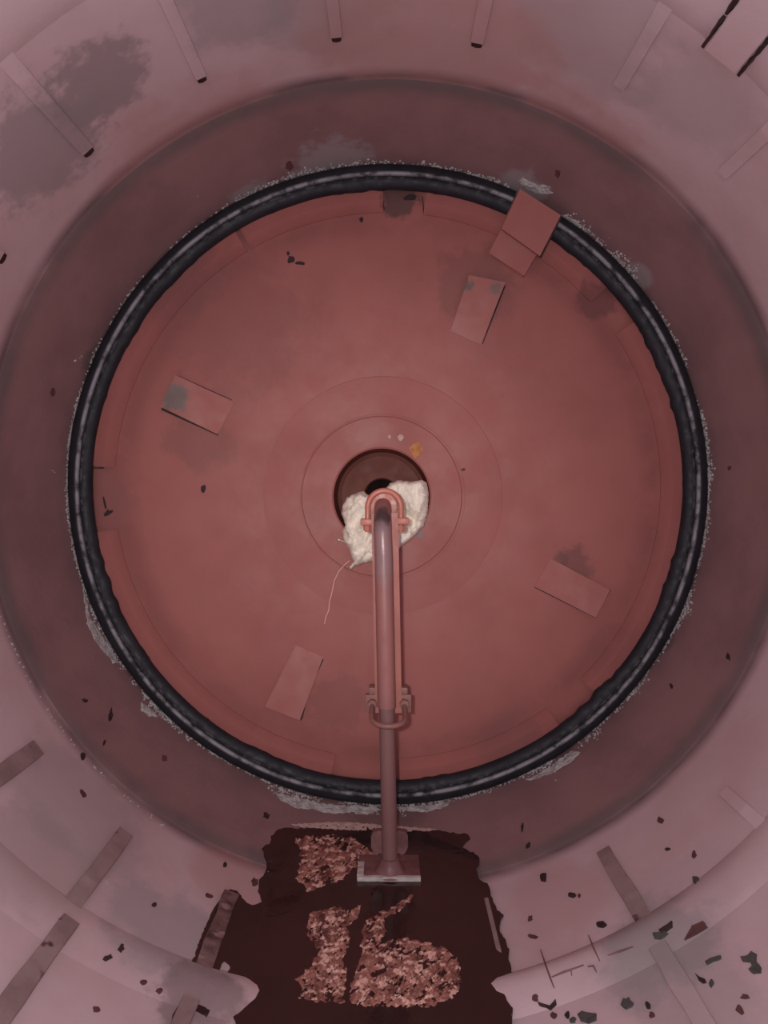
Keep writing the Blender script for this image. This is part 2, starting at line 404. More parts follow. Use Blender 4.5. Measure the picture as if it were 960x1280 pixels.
# raised lip segments inside the rubber ring
def lip(a0, a1, r0=.607, r1=.664, h=.016):
    a0, a1 = math.radians(a0), math.radians(a1)
    seg = max(6, int((a1-a0)/.03)); y = YD-h
    pr = [(r1, YD+.02), (r1, y+.001), (r1-.001, y), (r0+.02, y), (r0+.016, y+.003), (r0, YD+.0012), (r0, YD+.02)]
    v, f = lathe(pr, seg, a0=a0, a1=a1, closed_prof=True)
    link('lip_segment', v, f, 'head', cover, sharp=22)
for a0, a1 in ((90.8, 119.5), (120.6, 175.5), (188.5, 259), (272.5, 306), (315.5, 394), (402.5, 417), (426, 442.5)): lip(a0, a1)

def gap(pts, w=2.2, th=.0015):  # dark strips standing in for shadow lines along raised edges
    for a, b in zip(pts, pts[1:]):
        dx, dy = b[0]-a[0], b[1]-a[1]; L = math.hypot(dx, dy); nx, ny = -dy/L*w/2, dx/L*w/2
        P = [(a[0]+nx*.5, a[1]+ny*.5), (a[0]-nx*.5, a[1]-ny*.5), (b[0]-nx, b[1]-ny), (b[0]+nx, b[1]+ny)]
        v, f = slab(P, th); link('shadow_strip', v, f, 'edge', cover)['label'] = 'dark strip standing in for shadow along a pad edge'
gap([(603, 430), (631, 357)], 2.2); gap([(273, 544), (202, 511)], 3); gap([(290, 500), (222, 470)], 1.4)  # shadow strips along the raised edges, not open gaps
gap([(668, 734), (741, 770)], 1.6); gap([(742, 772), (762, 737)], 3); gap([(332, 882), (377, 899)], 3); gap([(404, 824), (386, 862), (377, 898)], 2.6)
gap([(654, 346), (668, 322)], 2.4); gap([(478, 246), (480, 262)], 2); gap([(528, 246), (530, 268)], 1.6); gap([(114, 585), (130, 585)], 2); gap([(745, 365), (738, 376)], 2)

# ------------------------------------------------------------------ black rubber ring
def gprof():
    P = []; c = .674; y0 = 1.580
    for i in range(40):
        a = 2*PI*i/40
        r = .0215+.0025*math.cos(2*a)
        dx, dy = r*1.10*math.cos(a), -r*.95*math.sin(a)
        # a groove running along the face that looks into the drum
        g = math.exp(-((a-1.75)/.13)**2)*.0045
        g2 = math.exp(-((a-2.45)/.10)**2)*.003
        k = 1-g/r
        P.append((c+dx*k, y0+dy*k))
    return P
prof = gprof(); k = len(prof)
A0, A1 = math.radians(66.5), math.radians(360+57.8); SEG = 420; v = []; f = []
for i in range(SEG+1):
    th = A0+(A1-A0)*i/SEG
    w = .0016*noise.noise(Vector((math.cos(th)*3, math.sin(th)*3, 1)))
    for q, (r, y) in enumerate(prof):
        inner = max(0, (.668-r)/.02)
        rag_ = .008*inner*max(0, noise.noise(Vector((math.cos(th)*5, math.sin(th)*5, 5)))+.6*noise.noise(Vector((math.cos(th)*27, math.sin(th)*27, 8)))-.1)
        rr = r+w-rag_+.0007*noise.noise(Vector((th*14, q*.7, 2)))
        v.append((rr*math.cos(th), y, ZA+rr*math.sin(th)))
for i in range(SEG):
    for q in range(k): f.append((i*k+q, i*k+(q+1) % k, (i+1)*k+(q+1) % k, (i+1)*k+q))
f.append(tuple(range(k))); f.append(tuple(SEG*k+q for q in range(k)))
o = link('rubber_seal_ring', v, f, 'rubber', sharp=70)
tag(o, 'thick black grooved rubber ring running round the red end cover', 'seal ring')

# pale crumbly residue along the outer edge of the ring
v = []; f = []
def crumb(p, n, s):
    t = n.orthogonal().normalized(); b = n.cross(t); m = random.randint(5, 7); a0 = random.random()*6
    base = len(v)
    for i in range(m):
        a = a0+2*PI*i/m; rr = s*random.uniform(.6, 1.3); v.append(p+(t*math.cos(a)*rr+b*math.sin(a)*rr)-n*.0015)
    for i in range(m):
        a = a0+2*PI*i/m; rr = s*random.uniform(.4, .8); v.append(p+(t*math.cos(a)*rr+b*math.sin(a)*rr)+n*s*random.uniform(.4, .9))
    f.append(tuple(base+m+i for i in range(m)))
    for i in range(m): f.append((base+i, base+(i+1) % m, base+m+(i+1) % m, base+m+i))
zones = [(84, 120, .45, .012), (120, 160, .35, .005), (160, 200, .75, .006), (200, 232, 1.0, .014), (232, 248, .35, .004), (248, 274, 1.3, .026), (274, 300, .9, .013), (300, 312, 1.0, .03), (312, 345, .8, .01), (345, 372, 1.0, .010), (12, 40, .5, .008), (40, 57, .8, .016), (68, 84, .4, .008)]
for _ in range(60):
    th = math.radians(random.uniform(196, 236)); p = cyl(th, .7495, 1.318+random.gauss(0, .002)); crumb(p, nrm(p), random.uniform(.0008, .0022))
for a0, a1, dens, wid in zones:
    for _ in range(int((a1-a0)*dens*21)):
        th = math.radians(random.uniform(a0, a1))
        cl = noise.noise(Vector((math.cos(th)*9, math.sin(th)*9, 3)))
        if random.random() > .55+cl*1.2: continue
        y = 1.580-abs(random.gauss(0, wid*.55))*1.6*(.6+max(0, cl))
        p = cyl(th, rad(y), y); crumb(p, nrm(p), random.uniform(.0012, .0034))
for (px, py, s) in ((94, 450, 3), (530, 202, 4), (100, 446, 2), (80, 601, 2), (202, 1031, 2.5), (66, 590, 1.5), (247, 245, 1.5), (132, 1102, 2)):
    p = hit(px, py)
    for _ in range(4): crumb(p+Vector((random.uniform(-1, 1), random.uniform(-1, 1), random.uniform(-1, 1)))*.003, nrm(p), s*.0008)
o = link('sealant_crumbs', v, f, 'residue', smooth=False)
tag(o, 'pale grey crumbs of old sealant along the outer edge of the black ring', 'residue', kind='stuff')
# thicker caked patches of the same residue
for P, lab in (([(345, 985), (365, 992), (395, 999), (430, 1003), (468, 1004), (476, 1008), (460, 1014), (438, 1010), (415, 1012), (390, 1006), (372, 1005), (352, 995)], 'long caked pale grey sealant patch left of the pipe under the black ring'),
               ([(500, 1005), (530, 1003), (560, 998), (556, 1004), (530, 1010), (505, 1009)], 'small caked grey sealant patch right of the pipe under the black ring'),
               ([(655, 972), (685, 955), (712, 935), (722, 936), (715, 946), (695, 958), (672, 968)], 'caked grey sealant patch at the lower right of the black ring'),
               ([(108, 735), (116, 770), (132, 795), (152, 826), (146, 826), (126, 803), (114, 780)], 'narrow grey sealant streak at the lower left of the black ring'),
               ([(180, 875), (192, 884), (200, 892), (190, 892), (180, 884)], 'little grey sealant lump outside the lower left of the ring'),
               ([(300, 254), (316, 246), (334, 243), (322, 252), (308, 258)], 'small grey sealant patch at the upper left of the black ring'),
               ([(645, 230), (651, 226), (668, 236), (684, 236), (688, 246), (668, 246)], 'grey scraped sealant patch above the step shaped bracket'),
               ([(700, 272), (712, 276), (724, 290), (718, 292), (706, 282)], 'grey sealant patch right of the step shaped bracket')):
    P = [(484+(x-484)*1.012, 611+(y-611)*1.012) for x, y in P]; PP = rough_poly(P, 2.5, 2.2, .25, 4)
    v, f = slab(PP, .0015, 2.5, bumps=.003, bsc=.35, seed=2)
    tag(link('sealant_patch', v, f, 'residue', smooth=False), lab, 'residue')

# ------------------------------------------------------------------ step shaped bracket across the ring
def quadplate(P, y0s, thick):
    """P pixel corners, each with its own depth"""
    a = [on_plane(p[0], p[1], y) for p, y in zip(P, y0s)]
    n = (a[1]-a[0]).cross(a[2]-a[0]).normalized()
    if n.y > 0: n = -n
    vv = a+[q-n*thick for q in a]
    return vv, [(0, 1, 2, 3), (7, 6, 5, 4), (0, 4, 5, 1), (1, 5, 6, 2), (2, 6, 7, 3), (3, 7, 4, 0)]
br = empty('step_bracket', on_plane(650, 320, 1.585))
tag(br, 'red brown square step bracket bridging the black ring at the upper right', 'bracket')
v, f = quadplate([(650, 236), (701, 269), (675, 320), (627, 286)], [1.530, 1.530, 1.546, 1.546], .012)
link('bracket_plate', v, f, 'pad', br, sharp=20)
v, f = quadplate([(700, 268), (703, 270), (677, 321), (674, 320)], [1.534, 1.534, 1.550, 1.550], .012)  # dark strip in place of the shadow beside the plate
link('shadow_strip', v, f, 'edge', br, sharp=20)['label'] = 'dark strip standing in for shadow along the bracket plate right edge'
v, f = quadplate([(628, 284), (672, 316), (655, 345), (611, 316)], [1.568, 1.568, 1.594, 1.594], .02)
link('bracket_foot', v, f, 'pad', br, sharp=20)

# ------------------------------------------------------------------ bars along the shell
def bar(px, py, wpx, mat, label, y1=-0.2, ragged=False, TB=.011, end_shadow=False):
    p = hit(px, py); th = math.atan2(p.z-ZA, p.x); ys = p.y; w = wpx*ys/F
    taper = y1 is None
    if taper: y1 = yh(th)-.004
    c = math.cos(th); s = math.sin(th); rr = Vector((-c, 0, -s)); tt = Vector((-s, 0, c))
    base = cyl(th, math.sqrt(R0**2-(w/2)**2)-.0002, 0)
    vv = []; ff = []; n = 60; prof = [(-.5, -.003), (.5, -.003), (.5, TB-.0015), (.46, TB), (-.46, TB), (-.5, TB-.0015)]; k = len(prof)
    for i in range(n+1):
        y = ys+(y1-ys)*i/n
        for q, (a, h) in enumerate(prof):
            if taper and h > 0: h = h*min(1, (y-y1)/.055+.02)
            e = noise.noise(Vector((y*22, th*7, a)))*.0022 if ragged and abs(a) > .4 else 0
            vv.append(base+Vector((0, y, 0))+tt*(a*w+e)+rr*h)
    for i in range(n):
        for q in range(k): ff.append((i*k+q, i*k+(q+1) % k, (i+1)*k+(q+1) % k, (i+1)*k+q))
    ff.append(tuple(range(k))); ff.append(tuple(n*k+q for q in range(k)))
    o = tag(link('shell_bar', vv, ff, mat, sharp=25), label, 'bar', 'bars running along the drum shell')
    if end_shadow:  # dark piece in place of the shadow just past the bar end
        e0 = base+Vector((0, ys, 0)); vv = []
        for dy, a, h in ((-.001, -.42, TB*.9), (-.001, .42, TB*.9), (.012, .36, .004), (.017, 0, .0025), (.012, -.36, .004)): vv.append(e0+Vector((0, dy, 0))+tt*(a*w)+rr*h)
        vv += [q-rr*.006 for q in vv]
        ff = [(0, 1, 2, 3, 4), (9, 8, 7, 6, 5)]+[(i, (i+1) % 5, (i+1) % 5+5, i+5) for i in range(5)]
        link('tip_shadow', vv, ff, 'edge', o, sharp=20)['label'] = 'dark piece standing in for shadow at the bar tip'
    return o
bar(597, 50, 17, 'shell', 'pink painted bar at the top of the shell, just right of centre', y1=None, TB=.0055, end_shadow=True)
bar(420, 43, 15, 'shell', 'pink painted bar at the top of the shell, just left of centre', y1=None, TB=.0055, end_shadow=True)
bar(250, 94, 15, 'shell', 'pink painted bar at the upper left, nearest the top edge grey stain', y1=None, TB=.0055, end_shadow=True)
bar(107, 186, 19, 'shell', 'pink bar at the upper left beside the grey stain', y1=None, TB=.0055, end_shadow=True)
bar(-2, 320, 18, 'shell', 'pink bar whose end just shows at the left frame edge', y1=None, TB=.0055, end_shadow=True)
bar(42, 938, 22, 'bar', 'short grey worn bar at the lower left edge', ragged=True)
bar(154, 1046, 21, 'bar', 'long grey worn bar at the lower left, on the rim side of the hoop', y1=None, ragged=True)
bar(86, 1153, 25, 'bar', 'nearer length of grey worn bar below the hoop at the lower left', ragged=True)
bar(287, 1122, 19, 'wetbar', 'wet dark mottled bar at the left edge of the red puddle', y1=None, ragged=True)
bar(236, 1254, 22, 'bar', 'short bar end ringed by a dark wet patch at the bottom edge', ragged=True)
bar(604, 1131, 17, 'bar', 'grey bar at the right edge of the red puddle', y1=None)
bar(757, 1068, 19, 'bar', 'grey bar right of the puddle, on the rim side of the hoop', y1=None, ragged=True)
bar(822, 1182, 25, 'shell', 'nearer pink bar at the bottom right, below the hoop', ragged=True, TB=.007)
bar(906, 990, 16, 'shell', 'faint pink bar at the right, below the rim', y1=None, TB=.0055)
bar(775, 106, 17, 'shell', 'pink painted bar at the upper right, next to the top right corner', y1=None, TB=.0055)
bar(905, 216, 17, 'shell', 'pink painted bar at the right, near the upper right corner', y1=None, TB=.0055)

# ------------------------------------------------------------------ hoop over the shell (slightly askew)
v = []; f = []; SEG = 240; HW = .046
for i in range(SEG):
    th = 2*PI*i/SEG
    hb = hoop_base(th)
    for k_, dy in HOOP:
        v.append(cyl(th, R0-hb*k_, yh(th)+dy))
for i in range(SEG):
    j = (i+1) % SEG
    for q in range(9): f.append((i*9+q, i*9+(q+1) % 9, j*9+(q+1) % 9, j*9+q))
o = link('strap_hoop', v, f, 'shell', sharp=80)
tag(o, 'pink painted flat steel hoop lying across the bars, dipping into the puddle', 'hoop')
# clamp plate with rusty gaps near the top right corner
a0, a1 = ang(918, 100), ang(873, 66)
cl = empty('hoop_clamp', cyl((a0+a1)/2, .74, yh(a0)))
tag(cl, 'pink clamp plate with two dark rusty slots in the top right corner', 'clamp')
def arcplate(t0, t1, y0, y1, r0, r1, jag=0, n=14):
    v = []; f = []
    for i in range(n+1):
        y = y0+(y1-y0)*i/n
        for q, (t, r) in enumerate(((t0, r0), (t1, r0), (t1, r1), (t0, r1))):
            e = jag*noise.noise(Vector((y*60, q // 2, t0*5)))
            v.append(cyl(t+e*(1 if q in (1, 2) else -1), r, y))
    for i in range(n):
        for q in range(4): f.append((i*4+q, i*4+(q+1) % 4, i*4+4+(q+1) % 4, i*4+4+q))
    f.append((0, 1, 2, 3)); f.append((n*4, n*4+1, n*4+2, n*4+3))
    return v, f
v, f = arcplate(a0+.006, a1-.006, 1.0, .70, .752, .7365); link('clamp_plate', v, f, 'shell', cl, sharp=30)
for t, rr in ((a0, ((.998, .955), (.95, .93), (.925, .89), (.88, .85))), (a1, ((.998, .945), (.93, .90), (.885, .83)))):
    for y0, y1 in rr:
        v, f = arcplate(t-.003, t+.003, y0, y1, .745, .7345, .004); link('rust_slot', v, f, 'edge', cl)['label'] = 'dark rusty slot'

# ------------------------------------------------------------------ puddle and sludge
WP = [(372, 1036), (398, 1033), (440, 1034), (480, 1036), (520, 1038), (560, 1040), (583, 1044), (587, 1050), (579, 1059), (586, 1064), (598, 1070), (600, 1077), (595, 1084), (598, 1100), (609, 1106),
      (612, 1116), (617, 1124), (620, 1138), (628, 1145), (624, 1158), (630, 1172), (637, 1188), (636, 1204), (640, 1218), (643, 1230), (630, 1240), (640, 1262), (640, 1300), (300, 1300), (286, 1252), (275, 1240), (287, 1212), (285, 1203), (279, 1203),
      (272, 1214), (268, 1227), (258, 1226), (244, 1222), (237, 1214), (246, 1190), (252, 1172), (258, 1158), (262, 1142), (272, 1130), (278, 1118), (290, 1112), (299, 1116), (306, 1126), (314, 1132), (327, 1129), (322, 1116), (324, 1102),
      (333, 1086), (331, 1070), (328, 1062), (338, 1050), (344, 1040), (356, 1036)]
PP = rough_poly(WP, 3.5, 3.4, .16, 1)
v, f = slab(PP, .0012, 6, water=True, sink=.003)
o = link('puddle', v, f, 'water', sharp=60); tag(o, 'dark red brown puddle of rusty water round the pipe foot', 'puddle')
WP2 = [(212, 1290), (216, 1268), (224, 1256), (236, 1252), (250, 1257), (262, 1264), (258, 1272), (250, 1266), (240, 1262), (230, 1266), (226, 1278), (224, 1292)]
v, f = slab(rough_poly(WP2, 3, 1.5, .2, 2), .0014, 5); tag(link('puddle', v, f, 'water', sharp=60), 'small hooked dark wet patch at the bottom edge, left of the hoop end', 'puddle')
SL = [([(370, 1050), (398, 1047), (440, 1048), (458, 1057), (470, 1072), (464, 1082), (446, 1086), (440, 1096), (424, 1106), (404, 1112), (386, 1116), (372, 1100), (378, 1074)], 'coppery sludge patch at the back of the puddle, left of the pipe foot'),
      ([(388, 1142), (408, 1134), (438, 1136), (453, 1132), (449, 1146), (438, 1160), (440, 1178), (432, 1196), (437, 1214), (432, 1252), (402, 1252), (374, 1246), (378, 1230), (370, 1222), (392, 1204), (400, 1188), (384, 1168)], 'coppery sludge patch at the front left of the puddle'),
      ([(456, 1150), (470, 1142), (492, 1132), (508, 1120), (518, 1120), (514, 1130), (496, 1142), (480, 1150), (484, 1166), (478, 1178), (500, 1172), (526, 1176), (560, 1186), (572, 1202), (576, 1232), (564, 1248), (540, 1256), (500, 1258), (462, 1256), (440, 1254), (436, 1236), (446, 1206), (452, 1188), (452, 1168)], 'largest coppery sludge patch at the front right of the puddle')]
for P, lab in SL:
    v, f = slab(rough_poly([(480+(x-480)*1.03, 1150+(y-1150)*1.03) for x, y in P], 3, 5, .22, 6), .0012, 1.7, water=True, streak=.0052, sink=.004)
    tag(link('sludge', v, f, 'sludge', sharp=40), lab, 'sludge', kind='stuff')
P = [(365, 1031), (380, 1030), (410, 1028), (440, 1029), (480, 1032), (520, 1035), (545, 1037), (535, 1040), (500, 1040), (470, 1039), (430, 1038), (400, 1036), (378, 1034)]  # pale strip painted for the glint where the water meets the rim
v, f = slab(rough_poly(P, 2.5, 1.6, .4, 3), .0016, 2.2, water=True, bumps=.002, bsc=.6)
tag(link('painted_glint_line', v, f, 'flake_pale', smooth=False), 'painted pale speckled glint line along the far edge of the puddle', 'glint', kind='stuff')

# ------------------------------------------------------------------ siphon pipe
XT, XB = -.0085, .0055; YP = 1.325
foot_z = ZA-WATER
pipe = empty('siphon_pipe', (XB, YP, foot_z))
tag(pipe, 'upright red brown pipe clamped at the hole and standing on a foot in the puddle', 'pipe')
ZC = ZA-.033
# horizontal stub coming out of the hole
st = [(HX, 1.74, ZC+.004), (HX, 1.6, ZC+.002), (XT, 1.47, ZC), (XT, 1.385, ZC)]
v, f = tube(st, .0262, 32); link('stub_pipe', v, f, 'bolt', pipe)
# bent upper pipe
def xz(z): return XT+(XB-XT)*((ZC-z)/(ZC-foot_z))
path = [(XT, 1.42, ZC), (XT, 1.40, ZC)]; RB = .048
for i in range(1, 13):
    a = PI/2*i/12; path.append((XT, 1.373-RB*math.sin(a)+.027-.027*(i/12), ZC-RB*(1-math.cos(a))))
zt = path[-1][2]; z_mid = ZA-.405
for i in range(1, 9):
    z = zt+(z_mid-zt)*i/8; path.append((xz(z), YP, z))
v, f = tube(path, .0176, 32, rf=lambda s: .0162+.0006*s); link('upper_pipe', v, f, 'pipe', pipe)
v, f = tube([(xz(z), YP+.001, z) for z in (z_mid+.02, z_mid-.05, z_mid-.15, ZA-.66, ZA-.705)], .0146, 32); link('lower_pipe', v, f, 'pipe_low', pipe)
# flat support strip behind the pipe
bv = []; bf = []
za, zb = ZC-.012, ZA-.425
for z in (za, zb):
    for dx, dy in ((-.0215, 0), (.0285, 0), (.0285, .012), (-.0215, .012)): bv.append((xz(z)+dx, 1.352+dy, z))
bf = [(0, 1, 2, 3), (7, 6, 5, 4), (0, 4, 5, 1), (1, 5, 6, 2), (2, 6, 7, 3), (3, 7, 4, 0)]
link('support_strip', bv, bf, 'strip', pipe, sharp=20)['label'] = 'salmon painted flat support strip behind the pipe'
# upper U-bolt: arch over the stub, nuts pointing down
def ubolt_path(c, r, leg, axis_side, axis_arch, n=16):
    c = Vector(c); s = Vector(axis_side); u = Vector(axis_arch)
    p = [c+s*r-u*leg, c+s*r-u*leg*.5]
    for i in range(n+1):
        a = PI*i/n; p.append(c+s*r*math.cos(a)+u*r*math.sin(a))
    return p+[c-s*r-u*leg*.5, c-s*r-u*leg]
yU = 1.37
v, f = tube(ubolt_path((XT+.003, yU, ZC-.002), .0315, .047, (1, 0, 0), (0, 0, 1)), .0055, 14)
ub = link('u_bolt', v, f, 'bolt', pipe); ub['label'] = 'upper salmon U bolt arched over the pipe at the hole'
v, f = box((XT-.029, yU, ZC-.030), .026, .03, .012, .0015); link('clamp_lug', v, f, 'bolt', ub)
v, f = box((XT+.036, yU, ZC-.028), .028, .03, .012, .0015); link('clamp_lug', v, f, 'bolt', ub)
for dx in (-.0285, .0345):
    v, f = hexprism((XT+dx, yU, ZC-.0415), (0, 0, 1), .0085, .011); link('nut', v, f, 'bolt', ub)
# lower U-bolt: horizontal, wrapping the front of the pipe, legs through a plate behind
zL = ZA-.412; xL = xz(zL)+.003
v, f = tube(ubolt_path((xL, 1.30, zL-.006), .0305, .075, (1, 0, 0), Vector((0, -1, -.18)).normalized()), .0048, 14)
lb = link('u_bolt', v, f, 'bolt2', pipe); lb['label'] = 'lower dull U bolt looped round the front of the pipe'
v, f = box((xL, 1.362, zL+.004), .088, .014, .034, .0015); link('clamp_plate', v, f, 'bolt2', lb)
for dx in (-.0305, .0305):
    v, f = hexprism((xL+dx, 1.350, zL+.005), (0, 1, 0), .0095, .012); link('nut', v, f, 'bolt2', lb)
    v, f = box((xL+dx, 1.375, zL+.026), .013, .03, .014, .0015); link('bolt_end', v, f, 'bolt2', lb)
# foot: two ears, flared collar, tray with pale rim
zE = ZA-.664
def ear(side):
    pts = [(.006, .023), (.020, .025), (.030, .022), (.0345, .014), (.0345, -.006), (.030, -.016), (.024, -.022), (.019, -.018), (.010, -.02)]
    n = len(pts); vv = []
    for y in (1.326, 1.338):
        for x, z in pts: vv.append((xz(zE)+side*x, y, zE+z))
    ff = [tuple(range(n)), tuple(reversed(range(n, 2*n)))]+[(i, (i+1) % n, n+(i+1) % n, n+i) for i in range(n)]
    return vv, ff
for s_ in (-1, 1):
    v, f = ear(s_); link('ear', v, f, 'foot', pipe, sharp=40)
v, f = tube([(XB, YP, ZA-.688), (XB, YP, ZA-.697), (XB, YP, ZA-.708), (XB, YP, ZA-.716)], .02, 28, rf=lambda s: .0165+.016*s*s); link('foot_collar', v, f, 'foot', pipe)
x0, x1, y0, y1 = XB-.060, XB+.056, 1.300, 1.385
v, f = box(((x0+x1)/2, (y0+y1)/2, foot_z+.003), x1-x0, y1-y0, .006, .001); tr = link('foot_tray', v, f, 'foot', pipe)
def rim(x0, x1, y0, y1, z0, z1, seed):
    nn = 24; vv = []; ff = []; alongx = (x1-x0) > (y1-y0)
    for i in range(nn+1):
        s = i/nn; e = .0012*noise.noise(Vector((s*9, seed, 0)))
        if alongx: q = [(x0+(x1-x0)*s, y, z) for y, z in ((y0, z0), (y1, z0), (y1, z1+e), (y0+e, z1+e))]
        else: q = [(x, y0+(y1-y0)*s, z) for x, z in ((x0, z0), (x1, z0), (x1, z1+e), (x0+e, z1+e))]
        vv += q
    for i in range(nn):
        for k in range(4): ff.append((i*4+k, i*4+(k+1) % 4, i*4+4+(k+1) % 4, i*4+4+k))
    ff.append((0, 1, 2, 3)); ff.append((nn*4, nn*4+1, nn*4+2, nn*4+3))
    return vv, ff
v, f = join(rim(x0, x1, y0-.004, y0+.003, foot_z-.004, foot_z+.009, 1), rim(x0-.001, x0+.011, y0+.002, y0+.05, foot_z-.002, foot_z+.010, 2))
link('tray_rim', v, f, 'rimwhite', tr, sharp=40)['label'] = 'pale worn rim along the left and front of the foot tray'

# ------------------------------------------------------------------ rag stuffed in the hole
RP = [(427, 642), (429, 630), (434, 622), (443, 617), (454, 614), (462, 620), (470, 612), (482, 611), (488, 604), (498, 600), (512, 602), (527, 600), (534, 604), (536, 620), (535, 640), (530, 657), (520, 668), (508, 679),
      (502, 682), (497, 689), (492, 688), (488, 696), (478, 700), (464, 702), (450, 706), (444, 708), (438, 713), (437, 708), (442, 702), (439, 696), (436, 686), (432, 680), (422, 676), (421, 673), (430, 675), (428, 664), (432, 656)]
P = rough_poly(RP, 2.5, 1.3, .35, 3)
V, T, bnd = cdt(P, 1.8); n = len(V); top = []; bot = []
for q in V:
    x, y = q[0], q[1]; e = min(1, edged(x, y, P)/9); b = math.sqrt(max(0, 1-(1-e)**2))
    h = .006+.020*b
    wx = noise.noise(Vector((x*.03, y*.03, 4)))*14
    h += b*.013*(1-abs(noise.noise(Vector(((x+wx)*.065, (y-wx)*.05, 8))))*2.6)
    h += b*.0045*(1-abs(noise.noise(Vector(((x-wx)*.16, (y+wx)*.13, 3))))*2.4)
    yy = 1.592
    top.append(on_plane(x, y, yy-h)); bot.append(on_plane(x, y, yy+.004+.02*b))
f = [tuple(t) for t in T]+[tuple(reversed([i+n for i in t])) for t in T]+[(a, b, b+n, a+n) for a, b in bnd]
c = hit(478, 650); rag = empty('rag', (c.x, 1.59, c.z))
tag(rag, 'crumpled dirty white rag stuffed round the pipe in the central hole', 'rag')
link('cloth', top+bot, f, 'rag', rag, sharp=70)
tp = [(437, 700), (431, 706), (424, 714), (418, 726), (415, 740), (412, 752), (411, 762), (408, 770), (406, 779)]
pts = []
for i, (x, y) in enumerate(tp):
    p = hit(x+random.uniform(-.6, .6), y); pts.append(p+Vector((0, -.004 if i else -.012, 0)))
v, f = tube(pts, .0015, 6); link('loose_thread', v, f, 'thread', rag)['label'] = 'thin reddish thread hanging from the rag'

